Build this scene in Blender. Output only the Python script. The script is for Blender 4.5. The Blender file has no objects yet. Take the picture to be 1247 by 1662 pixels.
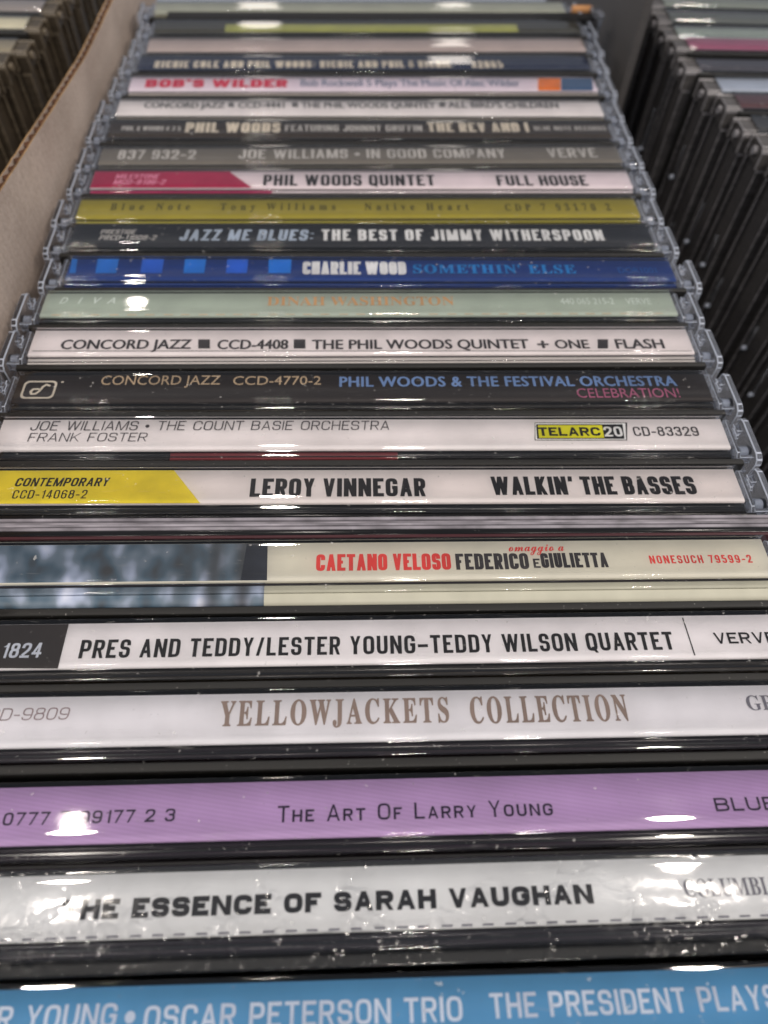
import bpy, bmesh, math, random
from mathutils import Matrix, Vector, noise
random.seed(7)
S = 0.001                                   # everything below is measured in millimetres
scene = bpy.context.scene
COL = scene.collection

# ------------------------------------------------------------------ camera
cam_data = bpy.data.cameras.new('camera')
cam = bpy.data.objects.new('camera', cam_data)
COL.objects.link(cam)
ROT = Matrix(((0.999402, 0.002733, -0.034466), (-0.021586, 0.828031, -0.560267), (0.027008, 0.560676, 0.827595)))
cam.matrix_world = Matrix.Translation(Vector((-0.0288, 0.0, 88.303)) * S) @ ROT.to_4x4()
cam_data.sensor_fit = 'VERTICAL'
cam_data.sensor_height = 36.0
cam_data.lens = 36.0 * 1155.0 / 1662.0
cam_data.clip_start = 0.005
cam_data.clip_end = 50.0
cam_data.dof.use_dof = True
cam_data.dof.focus_distance = 0.102
cam_data.dof.aperture_fstop = 18.5
scene.camera = cam

# ------------------------------------------------------------------ light
world = bpy.data.worlds.new('World')
scene.world = world
world.use_nodes = True
world.node_tree.nodes['Background'].inputs[0].default_value = (0.88, 0.93, 1.06, 1)
world.node_tree.nodes['Background'].inputs[1].default_value = 0.325
scene.view_settings.view_transform = 'Standard'
scene.view_settings.look = 'None'
scene.view_settings.exposure = 0.08
scene.view_settings.gamma = 1.0
scene.cycles.max_bounces = 14
scene.cycles.transparent_max_bounces = 24
scene.cycles.transmission_bounces = 12
scene.cycles.caustics_reflective = True
scene.cycles.caustics_refractive = True
scene.cycles.sample_clamp_indirect = 6.0
scene.cycles.blur_glossy = 0.3

def ceiling_or_fill_lamp(x, y, z, size, power, col=(1.0, 0.91, 0.82)):
    ld = bpy.data.lights.new('ceiling_lamp', 'AREA')
    ld.shape = 'DISK'
    ld.size = size
    ld.energy = power * 1.08
    ld.color = col
    lo = bpy.data.objects.new('ceiling_lamp', ld)
    COL.objects.link(lo)
    lo.location = (x, y, z)
    d = Vector((0, 0.15, 0)) - Vector((x, y, z))
    lo.rotation_euler = d.to_track_quat('-Z', 'Y').to_euler()
    return lo

# lamps, 2.4 m above the racks: the shop's spots ahead; beside and behind, unseen ones added as fill
for lx, ly, w, size in ((-0.92, 0.44, 8, .13), (1.02, 0.42, 8, .13), (-0.34, 1.74, 6, .14), (-1.15, 2.98, 2, .085), (0.72, 6.1, 1.1, .34), (-0.80, 6.6, 1.1, .34), (2.5, 1.9, 9, .16),
                        (-1.6, -1.3, 16, .2), (0.2, -1.6, 17, .2), (1.9, -1.2, 17, .2), (2.7, 0.6, 18, .2), (-2.6, 0.8, 13, .2), (0.9, -3.0, 16, .2)):
    ceiling_or_fill_lamp(lx, ly, 2.4, size, w)
CASES = {
  'R1': dict(x=0.4, y=1.91, yaw=0.0039, text=[
      ('LESTER YOUNG', 'h', 'F', -45.38, -25.08, -4.06, 2.04),
      ('•', 'dot', 'F', -24.25, -23.21, -3.6, 0.71),
      ('OSCAR PETERSON TRIO', 'h', 'F', -22.31, 9.96, -4.46, 2.12),
      ('THE PRESIDENT PLAYS', 'h', 'F', 12.83, 43.03, -4.32, 2.14),
    ], blocks=[
    ]),
  'R2': dict(x=0.5, y=12.55, yaw=0.0085, text=[
      ('THE ESSENCE OF SARAH VAUGHAN', 'hb', 'K', -32.93, 25.26, -5.03, 1.92),
      ('COLUMBIA', 's', 'G', 35.64, 46.51, -4.69, 1.77),
    ], blocks=[
    ]),
  'R3': dict(x=0.2, y=21.99, yaw=0.0076, text=[
      ('0777 7 99177 2 3', 'cp', 'PK', -41.33, -21.76, -4.83, 1.41),
      ('The Art Of Larry Young', 'sc', 'PK', -9.91, 22.47, -5.24, 1.82),
      ('BLUE', 'cp1', 'PK', 41.99, 49.39, -5.27, 1.52),
    ], blocks=[
    ]),
  'R4': dict(x=0.6, y=32.86, yaw=0.0051, text=[
      ('RD-9809', 'obl', 'TG', -46.92, -37.0, -3.62, 1.56),
      ('YELLOWJACKETS', 'sy', 'TB', -18.25, 10.62, -4.8, 3.22),
      ('COLLECTION', 'sy', 'TB', 13.33, 33.62, -5.01, 3.42),
      ('GR', 's', 'G', 49.29, 53.09, -3.97, 1.95),
    ], blocks=[
    ]),
  'R5': dict(x=0.3, y=42.98, yaw=0.0057, text=[
      ('1824', 'cb', 'F', -47.26, -42.12, -5.45, 2.08),
      ('PRES AND TEDDY/LESTER YOUNG–TEDDY WILSON QUARTET', 'c', 'K', -37.17, 42.2, -5.67, 2.61),
      ('VERVE', 'h2', 'K', 47.95, 56.5, -4.92, 1.62),
    ], blocks=[
      ('K2', [(-59.1, -6.59), (-39.47, -7.0), (-39.43, -0.72), (-59.1, -0.72)]),
      ('K', [(44.53, -6.54), (44.69, -6.54), (44.49, -1.0), (44.32, -1.0)]),
    ]),
  'R6': dict(x=0.8, y=55.41, yaw=0.0048, text=[
      ('CAETANO VELOSO', 'cx', 'R', -7.07, 12.3, -5.4, 2.75),
      ('FEDERICO', 'cx', 'GK', 13.01, 23.61, -5.42, 2.67),
      ('E', 'cx', 'GK', 24.26, 25.25, -5.24, 1.54),
      ('GIULIETTA', 'cx', 'GK', 25.42, 35.22, -5.25, 2.47),
      ('omaggio a', 'scr', 'R', 20.95, 29.14, -2.41, 0.95),
      ('NONESUCH 79599-2', 'cs', 'R', 41.42, 56.59, -4.71, 1.35),
    ], blocks=[
    ]),
  'R8': dict(x=0.5, y=68.77, yaw=0.0015, text=[
      ('CONTEMPORARY', 'bi', 'K', -52.95, -38.91, -3.76, 1.64),
      ('CCD-14068-2', 'ci', 'K', -52.71, -41.68, -6.05, 1.6),
      ('LEROY VINNEGAR', 'cx', 'K', -17.25, 9.7, -5.85, 3.5),
      ('WALKIN’ THE BASSES', 'cx', 'K', 19.89, 52.1, -5.64, 3.56),
    ], blocks=[
      ('Y', [(-59.1, -7.0), (-24.51, -7.0), (-29.29, -0.72), (-58.91, -0.72)]),
    ]),
  'R9': dict(x=1.5, y=79.27, yaw=0.0038, text=[
      ('JOE WILLIAMS • THE COUNT BASIE ORCHESTRA', 'obl', 'GK', -54.48, 3.36, -2.98, 1.96),
      ('FRANK FOSTER', 'obl', 'GK', -54.29, -35.62, -5.29, 1.79),
      ('TELARC', 'tel', 'K', 27.87, 38.18, -4.35, 1.85),
      ('20', 'h2', 'W', 38.76, 41.84, -4.51, 2.13),
      ('CD-83329', 'wn', 'GK', 43.71, 54.64, -4.39, 2.0),
    ], blocks=[
      ('GK', [(27.02, -5.26), (42.28, -5.31), (43.13, -1.45), (27.58, -1.42)]),
      ('W', [(27.17, -5.13), (42.15, -5.18), (42.78, -1.61), (27.66, -1.58)]),
      ('K', [(27.47, -4.94), (41.89, -4.98), (42.26, -1.85), (27.73, -1.82)]),
      ('Y2', [(27.81, -4.74), (38.61, -4.77), (38.74, -2.05), (28.01, -2.03)]),
    ]),
  'R10': dict(x=1.55, y=89.58, yaw=0.0083, text=[
      ('CONCORD JAZZ', 'gl', 'TN', -45.32, -25.29, -3.02, 2.17),
      ('CCD-4770-2', 'gl', 'TN', -23.1, -8.14, -3.1, 2.04),
      ('PHIL WOODS & THE FESTIVAL ORCHESTRA', 'gb', 'LB', -4.99, 53.77, -3.6, 2.33),
      ('CELEBRATION!', 'gl', 'PR', 35.7, 53.58, -6.35, 2.16),
    ], blocks=[
    ]),
  'R11': dict(x=1.4, y=100.86, yaw=0.0119, text=[
      ('CONCORD JAZZ', 'g', 'GK', -53.96, -31.18, -5.47, 2.34),
      ('CCD-4408', 'g', 'GK', -26.64, -14.06, -5.6, 2.36),
      ('THE PHIL WOODS QUINTET', 'g', 'GK', -9.92, 29.21, -5.67, 2.37),
      ('+', 'g', 'GK', 30.72, 32.85, -6.02, 2.72),
      ('ONE', 'g', 'GK', 33.91, 40.21, -5.71, 2.24),
      ('FLASH', 'g', 'GK', 45.05, 54.01, -5.76, 2.41),
    ], blocks=[
      ('GK', [(-29.9, -5.42), (-27.84, -5.43), (-28.09, -3.07), (-30.16, -3.06)]),
      ('GK', [(-13.09, -5.5), (-11.01, -5.51), (-11.08, -3.14), (-13.17, -3.13)]),
      ('GK', [(41.56, -5.75), (43.47, -5.76), (43.99, -3.35), (42.05, -3.34)]),
      ('GK', [(-58.5, -5.97), (58.69, -6.53), (58.73, -6.4), (-58.53, -5.85)]),
    ]),
  'R12': dict(x=0.95, y=111.09, yaw=0.0139, text=[
      ('D', 'g0i', 'WF', -56.37, -55.14, -3.56, 1.73),
      ('I', 'g0i', 'WF', -53.02, -52.68, -3.57, 1.73),
      ('V', 'g0i', 'WF', -50.66, -49.2, -3.58, 1.73),
      ('A', 'g0i', 'WF', -47.74, -46.17, -3.59, 1.73),
      ('DINAH WASHINGTON', 's', 'OR', -18.23, 16.98, -4.19, 2.44),
      ('440 065 215-2', 'g0', 'WF', 37.34, 47.67, -4.0, 1.77),
      ('VERVE', 'g0', 'WF', 49.93, 54.83, -4.04, 1.78),
    ], blocks=[
    ]),
  'R13': dict(x=3.2, y=121.23, yaw=0.0106, text=[
      ('CHARLIE WOOD', 'cx', 'W', -14.22, 6.01, -5.39, 3.97),
      ("SOMETHIN' ELSE", 'ws', 'CB', 7.35, 39.64, -4.95, 2.66),
      ('DOR1001', 'g0', 'CB2', 48.18, 55.86, -4.82, 1.73),
    ], blocks=[
      ('B1', [(-58.66, -5.16), (-57.5, -5.15), (-58.04, -0.72), (-59.1, -0.72)]),
      ('B1', [(-53.78, -5.14), (-49.82, -5.13), (-50.07, -0.72), (-54.12, -0.72)]),
      ('B2', [(-45.27, -5.12), (-41.18, -5.1), (-41.35, -0.72), (-45.54, -0.72)]),
      ('B3', [(-37.07, -5.09), (-33.07, -5.08), (-33.18, -0.72), (-37.27, -0.72)]),
      ('B2', [(-28.94, -5.06), (-24.92, -5.05), (-24.97, -0.72), (-29.08, -0.72)]),
      ('B3', [(-20.77, -5.04), (-16.5, -5.02), (-16.48, -0.72), (-20.97, -0.72)]),
    ]),
  'R14': dict(x=1.5, y=131.99, yaw=0.017, text=[
      ('PRESTIGE', 'bi0', 'LG', -53.62, -46.77, -3.17, 1.43),
      ('PRCD-11008-2', 'bi0', 'LG', -53.62, -42.43, -5.19, 1.61),
      ('JAZZ ME BLUES:', 'cxi', 'LBG', -37.77, -10.9, -5.39, 3.67),
      ('THE BEST OF JIMMY WITHERSPOON', 'cxw', 'W', -9.16, 49.08, -5.4, 3.71),
    ], blocks=[
      ('GR', [(47.66, -7.0), (58.15, -7.0), (58.23, -7.0), (47.7, -7.0)]),
    ]),
  'R15': dict(x=0.8, y=141.66, yaw=0.0237, text=[
      ('Blue Note', 'sw', 'OL', -52.71, -36.25, -4.3, 2.41),
      ('Tony Williams', 'sw', 'OL', -29.99, -5.78, -4.38, 2.43),
      ('Native Heart', 'sw', 'OL', 0.32, 22.62, -4.49, 2.45),
      ('CDP 7 93170 2', 'sw', 'OL', 30.38, 53.35, -4.81, 2.47),
    ], blocks=[
    ]),
  'R16': dict(x=1.5, y=152.33, yaw=0.0229, text=[
      ('MILESTONE', 'bi0', 'PKW', -54.42, -45.19, -3.45, 1.66),
      ('MCD-9196-2', 'bi0', 'PKW', -54.55, -43.57, -5.79, 1.87),
      ('PHIL WOODS QUINTET', 'cxi0', 'K', -22.41, 15.19, -6.26, 4.27),
      ('FULL HOUSE', 'cxi0', 'K', 28.96, 49.35, -6.26, 4.1),
    ], blocks=[
      ('M', [(-59.1, -7.0), (-24.76, -7.0), (-30.01, -0.72), (-59.08, -0.72)]),
    ]),
  'R17': dict(x=1.3, y=162.15, yaw=0.0323, text=[
      ('837 932-2', 'wn2', 'LG', -55.32, -38.1, -5.23, 3.79),
      ('JOE WILLIAMS • IN GOOD COMPANY', 'wn2', 'LG', -28.52, 32.4, -5.15, 3.83),
      ('VERVE', 'wn2', 'LG', 42.3, 53.85, -5.07, 3.92),
    ], blocks=[
    ]),
  'R18': dict(x=1.1, y=173.35, yaw=0.0266, text=[
      ('PHIL WOODS', 'wb', 'CR', -41.7, -19.6, -5.29, 4.4),
      ('FEATURING JOHNNY GRIFFIN', 'wn2', 'LG', -18.47, 13.94, -4.68, 2.76),
      ('THE REV AND I', 'wb', 'CR', 15.25, 39.63, -4.85, 4.2),
      ('BLUE NOTE RECORDS', 'wn2', 'LG', 40.93, 58.48, -4.21, 1.97),
      ('PHIL & WOODS & 3 5', 'wn2', 'LG', -56.35, -42.78, -4.53, 1.91),
    ], blocks=[
    ]),
  'R19': dict(x=1.2, y=183.34, yaw=0.0294, text=[
      ('CONCORD JAZZ', 'g', 'GK2', -53.09, -33.7, -3.95, 2.64),
      ('CCD-4441', 'g', 'GK2', -30.6, -19.31, -3.87, 2.66),
      ('THE PHIL WOODS QUINTET', 'g', 'GK2', -15.28, 17.77, -3.81, 2.67),
      ("ALL BIRD'S CHILDREN", 'g', 'GK2', 20.83, 48.54, -3.68, 2.7),
    ], blocks=[
      ('GK2', [(-32.84, -3.58), (-31.51, -3.58), (-31.66, -1.22), (-33.0, -1.22)]),
      ('GK2', [(-17.52, -3.53), (-16.03, -3.52), (-16.07, -1.15), (-17.57, -1.15)]),
      ('GK2', [(18.57, -3.39), (20.1, -3.39), (20.34, -0.98), (18.8, -0.99)]),
    ]),
  'R20': dict(x=2.0, y=195.17, yaw=0.0354, text=[
      ("BOB'S WILDER", 'bw', 'CRD', -55.32, -19.99, -5.53, 4.08),
      ('Bob Rockwell 5 Plays The Music Of Alec Wilder', 'wn2', 'BG', -16.76, 39.35, -4.87, 3.5),
    ], blocks=[
      ('O', [(43.52, -7.0), (49.38, -7.0), (50.59, -0.72), (44.69, -0.72)]),
      ('BL', [(49.54, -7.0), (57.81, -7.0), (58.99, -0.72), (50.76, -0.72)]),
    ]),
  'R21': dict(x=2.3, y=206.86, yaw=0.0417, text=[
      ('RICHIE COLE AND PHIL WOODS: RICHIE AND PHIL & RICHIE', 'cxw', 'CR', -55.06, 22.07, -6.61, 3.68),
      ('32065', 'cxw', 'CR', 27.27, 35.81, -6.81, 3.77),
    ], blocks=[
    ]),
  'R22': dict(x=3.0, y=216.99, yaw=0.0447, text=[
    ], blocks=[
    ]),
  'R23': dict(x=3.3, y=227.74, yaw=0.048, text=[
    ], blocks=[
      ('GY', [(-40.23, -6.76), (41.43, -6.96), (41.55, -2.29), (-40.14, -2.21)]),
    ]),
  'R24': dict(x=1.3, y=240.32, yaw=0.0519, text=[
    ], blocks=[
    ]),
}

# ------------------------------------------------------------------ materials
def lin(c):
    c = c / 255.0
    return c / 12.92 if c <= 0.04045 else ((c + 0.055) / 1.055) ** 2.4

def rgb(r, g, b, k=1.15):
    return (min(0.85, lin(r) * k), min(0.85, lin(g) * k), min(0.85, lin(b) * k))

MATS = {}
def new_mat(name):
    m = bpy.data.materials.new(name)
    m.use_nodes = True
    return m, m.node_tree, m.node_tree.nodes, m.node_tree.links

def N(nt, kind, **kw):
    n = nt.nodes.new(kind)
    for k, v in kw.items():
        if k in n.inputs: n.inputs[k].default_value = v
        else: setattr(n, k, v)
    return n

def obj_coords(nt, offset=True, scale=(1, 1, 1)):
    """object coordinates, shifted by a different amount on every object"""
    tc = N(nt, 'ShaderNodeTexCoord')
    mp = N(nt, 'ShaderNodeMapping')
    mp.inputs['Scale'].default_value = scale
    nt.links.new(tc.outputs['Object'], mp.inputs['Vector'])
    if offset:
        oi = N(nt, 'ShaderNodeObjectInfo')
        mu = N(nt, 'ShaderNodeMath', operation='MULTIPLY')
        mu.inputs[1].default_value = 3.0
        nt.links.new(oi.outputs['Random'], mu.inputs[0])
        nt.links.new(mu.outputs[0], mp.inputs['Location'])
    return mp.outputs[0]

def ramp(nt, src, a, b, ca=(0, 0, 0, 1), cb=(1, 1, 1, 1)):
    r = N(nt, 'ShaderNodeValToRGB')
    r.color_ramp.elements[0].position = a; r.color_ramp.elements[0].color = ca
    r.color_ramp.elements[1].position = b; r.color_ramp.elements[1].color = cb
    nt.links.new(src, r.inputs[0])
    return r.outputs[0]

def paper(name, col, rough=0.5, halftone=0.0, vary=0.06):
    if name in MATS: return MATS[name]
    m, nt, ns, lk = new_mat(name)
    b = ns['Principled BSDF']
    co = obj_coords(nt)
    nz = N(nt, 'ShaderNodeTexNoise', Scale=160.0, Detail=5.0)
    lk.new(co, nz.inputs['Vector'])
    lo = tuple(c * (1 - vary * 1.9) for c in col) + (1,)
    hi = tuple(min(0.9, c * (1 + vary)) for c in col) + (1,)
    c = ramp(nt, nz.outputs[0], 0.3, 0.7, lo, hi)
    if halftone > 0:
        wv = N(nt, 'ShaderNodeTexWave', Scale=640.0, Distortion=0.0)
        wv.bands_direction = 'DIAGONAL'
        lk.new(obj_coords(nt, False, (0.35, 2.0, 0.0)), wv.inputs['Vector'])
        mx = N(nt, 'ShaderNodeMixRGB', blend_type='MULTIPLY')
        mx.inputs[0].default_value = halftone
        lk.new(c, mx.inputs[1]); lk.new(wv.outputs[0], mx.inputs[2])
        c = mx.outputs[0]
    lk.new(c, b.inputs['Base Color'])
    b.inputs['Roughness'].default_value = rough
    b.inputs['Specular IOR Level'].default_value = 0.18
    fine = N(nt, 'ShaderNodeTexNoise', Scale=3500.0, Detail=3.0)
    lk.new(co, fine.inputs['Vector'])
    bp = N(nt, 'ShaderNodeBump', Strength=0.12, Distance=0.00002)
    lk.new(fine.outputs[0], bp.inputs['Height'])
    lk.new(bp.outputs[0], b.inputs['Normal'])
    MATS[name] = m
    return m

def plastic(name, col, rough=0.25, streak=0.5, dust=0.25, bump=0.15):
    """opaque moulded plastic with fine scuffs along its length and specks of dust"""
    if name in MATS: return MATS[name]
    m, nt, ns, lk = new_mat(name)
    b = ns['Principled BSDF']
    st = N(nt, 'ShaderNodeTexNoise', Scale=1.0, Detail=6.0, Roughness=0.65)
    lk.new(obj_coords(nt, True, (45, 1500, 1500)), st.inputs['Vector'])
    dn = N(nt, 'ShaderNodeTexNoise', Scale=1700.0, Detail=2.0)
    lk.new(obj_coords(nt, True), dn.inputs['Vector'])
    dm = ramp(nt, dn.outputs[0], 0.70, 0.76)
    b.inputs['Specular IOR Level'].default_value = 0.32
    base = ramp(nt, st.outputs[0], 0.3, 0.75, tuple(c * (1 - streak) for c in col) + (1,), tuple(c * (1 + streak) for c in col) + (1,))
    mx = N(nt, 'ShaderNodeMixRGB')
    ml = N(nt, 'ShaderNodeMath', operation='MULTIPLY'); ml.inputs[1].default_value = dust
    lk.new(dm, ml.inputs[0]); lk.new(ml.outputs[0], mx.inputs[0])
    lk.new(base, mx.inputs[1]); mx.inputs[2].default_value = (0.5, 0.48, 0.45, 1)
    lk.new(mx.outputs[0], b.inputs['Base Color'])
    rr = N(nt, 'ShaderNodeMapRange'); rr.inputs['To Min'].default_value = rough * 0.6; rr.inputs['To Max'].default_value = rough * 1.6
    lk.new(st.outputs[0], rr.inputs['Value']); lk.new(rr.outputs[0], b.inputs['Roughness'])
    bp = N(nt, 'ShaderNodeBump', Strength=bump, Distance=0.00004)
    lk.new(st.outputs[0], bp.inputs['Height']); lk.new(bp.outputs[0], b.inputs['Normal'])
    MATS[name] = m
    return m

def clear_sheet(name, tint=(0.97, 0.975, 0.98), rough=0.03, ior=1.5, dust=0.3, wrinkle=0.0, scratch=0.06):
    """thin clear plastic: light goes straight through, the surface reflects by Fresnel"""
    m, nt, ns, lk = new_mat(name)
    ns.remove(ns['Principled BSDF'])
    out = ns['Material Output']
    tr = N(nt, 'ShaderNodeBsdfTransparent', Color=tint + (1,))
    gl = N(nt, 'ShaderNodeBsdfGlossy', Color=(1, 1, 1, 1), Roughness=rough)
    df = N(nt, 'ShaderNodeBsdfDiffuse', Color=(0.75, 0.73, 0.70, 1))
    fr = N(nt, 'ShaderNodeFresnel', IOR=ior)
    co = obj_coords(nt)
    wob = N(nt, 'ShaderNodeTexNoise', Scale=60.0, Detail=2.0)
    lk.new(co, wob.inputs['Vector'])
    bp = N(nt, 'ShaderNodeBump', Strength=0.25, Distance=0.00012)
    lk.new(wob.outputs[0], bp.inputs['Height'])
    last = bp.outputs[0]
    if wrinkle > 0:
        wn = N(nt, 'ShaderNodeTexNoise', Scale=330.0, Detail=2.0)
        lk.new(co, wn.inputs['Vector'])
        vo = N(nt, 'ShaderNodeTexVoronoi', Scale=85.0, feature='DISTANCE_TO_EDGE')
        vm = N(nt, 'ShaderNodeVectorMath', operation='MULTIPLY_ADD')
        vm.inputs[1].default_value = (0.012, 0.012, 0.012)
        lk.new(wn.outputs['Color'], vm.inputs[0]); lk.new(co, vm.inputs[2])
        lk.new(vm.outputs[0], vo.inputs['Vector'])
        cr = ramp(nt, vo.outputs['Distance'], 0.0, 0.06)          # narrow creases between taut patches
        b2 = N(nt, 'ShaderNodeBump', Strength=wrinkle, Distance=0.00025)
        lk.new(cr, b2.inputs['Height']); lk.new(last, b2.inputs['Normal'])
        b3 = N(nt, 'ShaderNodeBump', Strength=wrinkle, Distance=0.00012)
        lk.new(wn.outputs[0], b3.inputs['Height']); lk.new(b2.outputs[0], b3.inputs['Normal'])
        last = b3.outputs[0]
    lk.new(last, gl.inputs['Normal']); lk.new(last, fr.inputs['Normal'])
    mx = N(nt, 'ShaderNodeMixShader')
    lk.new(fr.outputs[0], mx.inputs[0]); lk.new(tr.outputs[0], mx.inputs[1]); lk.new(gl.outputs[0], mx.inputs[2])
    # dust specks and hairline scratches
    dn = N(nt, 'ShaderNodeTexNoise', Scale=1100.0, Detail=3.0)
    lk.new(co, dn.inputs['Vector'])
    dm = ramp(nt, dn.outputs[0], 0.69, 0.76)
    sc = N(nt, 'ShaderNodeTexNoise', Scale=1.0, Detail=3.0, Distortion=1.6)
    lk.new(obj_coords(nt, True, (160, 1500, 900)), sc.inputs['Vector'])
    sm = ramp(nt, sc.outputs[0], 0.66, 0.74)
    s2 = N(nt, 'ShaderNodeMath', operation='MULTIPLY'); s2.inputs[1].default_value = scratch
    d2 = N(nt, 'ShaderNodeMath', operation='MULTIPLY_ADD'); d2.inputs[1].default_value = dust
    lk.new(sm, s2.inputs[0]); lk.new(dm, d2.inputs[0]); lk.new(s2.outputs[0], d2.inputs[2])
    m2 = N(nt, 'ShaderNodeMixShader')
    lk.new(d2.outputs[0], m2.inputs[0]); lk.new(mx.outputs[0], m2.inputs[1]); lk.new(df.outputs[0], m2.inputs[2])
    lk.new(m2.outputs[0], out.inputs['Surface'])
    MATS[name] = m
    return m

SHELL = clear_sheet('clear_polystyrene_sheet')
FILM = clear_sheet('shrink_wrap_film', tint=(0.985, 0.99, 0.995), rough=0.10, ior=1.42, dust=0.0, wrinkle=0.3, scratch=0.0)

def make_solid_clear():
    m, nt, ns, lk = new_mat('clear_polystyrene_solid')
    ns.remove(ns['Principled BSDF'])
    g = N(nt, 'ShaderNodeBsdfGlass', Color=(0.97, 0.98, 1.0, 1), Roughness=0.02, IOR=1.5)
    tr = N(nt, 'ShaderNodeBsdfTranslucent', Color=(0.80, 0.81, 0.85, 1))
    mx = N(nt, 'ShaderNodeMixShader'); mx.inputs[0].default_value = 0.14
    nz = N(nt, 'ShaderNodeTexNoise', Scale=700.0, Detail=3.0)
    lk.new(obj_coords(nt), nz.inputs['Vector'])
    bp = N(nt, 'ShaderNodeBump', Strength=0.08, Distance=0.0002)
    lk.new(nz.outputs[0], bp.inputs['Height']); lk.new(bp.outputs[0], g.inputs['Normal'])
    lk.new(g.outputs[0], mx.inputs[1]); lk.new(tr.outputs[0], mx.inputs[2])
    lk.new(mx.outputs[0], ns['Material Output'].inputs['Surface'])
    return m
SOLID = make_solid_clear()

def make_frosted():
    m, nt, ns, lk = new_mat('frosted_moulded_edge')
    b = ns['Principled BSDF']
    b.inputs['Base Color'].default_value = (0.55, 0.60, 0.70, 1)
    b.inputs['Roughness'].default_value = 0.22
    b.inputs['Transmission Weight'].default_value = 0.3
    b.inputs['IOR'].default_value = 1.5
    return m
FROST = make_frosted()

def make_inner_mirror():
    """the far wall of the clear box seen from inside: it reflects totally"""
    m, nt, ns, lk = new_mat('clear_wall_inner_reflection')
    b = ns['Principled BSDF']
    b.inputs['Base Color'].default_value = (0.80, 0.80, 0.80, 1)
    b.inputs['Metallic'].default_value = 1.0
    b.inputs['Roughness'].default_value = 0.08
    nz = N(nt, 'ShaderNodeTexNoise', Scale=90.0, Detail=3.0)
    lk.new(obj_coords(nt), nz.inputs['Vector'])
    bp = N(nt, 'ShaderNodeBump', Strength=0.2, Distance=0.0001)
    lk.new(nz.outputs[0], bp.inputs['Height']); lk.new(bp.outputs[0], b.inputs['Normal'])
    return m
MIRROR = make_inner_mirror()

EDGE = plastic('scuffed_case_end_edge', (0.26, 0.25, 0.26), 0.25, 0.8, 0.5)  # paler than the case ends: light streaks along edges put into the colour
EDGE2 = plastic('brown_scuffed_end_edge', (0.16, 0.13, 0.09), 0.3, 0.7, 0.4)  # left row: edge light painted as a paler brown
BLACK = plastic('black_tray_plastic', (0.006, 0.0055, 0.006), 0.14, 0.4, 0.12)
GREYLID = plastic('dark_grey_lid_edge', (0.012, 0.0115, 0.0105), 0.45, 0.35, 0.30, 0.3)
SIDE = plastic('smoky_case_end', (0.058, 0.055, 0.056), 0.4, 0.5, 0.2, 0.5)
SIDE_TOP = plastic('smoky_case_corner', (0.075, 0.07, 0.068), 0.35, 0.6, 0.4, 0.5)
SIDE2 = plastic('brown_smoky_case_end', (0.050, 0.039, 0.026), 0.45, 0.5, 0.2, 0.5)
PLUM = plastic('plum_black_plastic', (0.014, 0.008, 0.011), 0.14, 0.4, 0.15)
OLIVEB = plastic('brown_black_plastic', (0.020, 0.016, 0.012), 0.16, 0.4, 0.15)

INK = {   # what each printing ink looks like
 'F': rgb(205, 210, 226), 'W': rgb(225, 222, 222), 'K': rgb(24, 21, 22), 'G': rgb(110, 108, 118), 'GK': rgb(54, 50, 52),
 'PK': rgb(42, 26, 52), 'TG': rgb(138, 120, 122), 'TB': rgb(134, 116, 106), 'K2': rgb(44, 38, 36), 'R': rgb(205, 62, 58),
 'Y': rgb(206, 188, 44, 1.2), 'Y2': rgb(205, 200, 30, 1.25), 'TN': rgb(188, 164, 134), 'LB': rgb(112, 140, 186), 'PR': rgb(172, 96, 126),
 'WF': rgb(212, 222, 214), 'OR': rgb(196, 152, 108), 'CB': rgb(30, 126, 196), 'CB2': rgb(24, 92, 168), 'B1': rgb(28, 108, 190), 'B2': rgb(30, 92, 190),
 'B3': rgb(22, 116, 204), 'LG': rgb(190, 186, 182), 'LBG': rgb(168, 180, 196), 'GR': rgb(150, 142, 134), 'OL': rgb(84, 78, 22),
 'PKW': rgb(226, 150, 176), 'M': rgb(158, 34, 74), 'CR': rgb(206, 196, 180), 'GK2': rgb(100, 98, 98), 'O': rgb(210, 118, 44), 'BL': rgb(62, 90, 124),
 'CRD': rgb(196, 44, 76), 'BG': rgb(118, 124, 146), 'GY': rgb(160, 162, 92), 'FR': rgb(196, 150, 150),
}
def ink(k):
    return paper('ink_' + k, INK[k], rough=0.4, vary=0.10)

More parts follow.
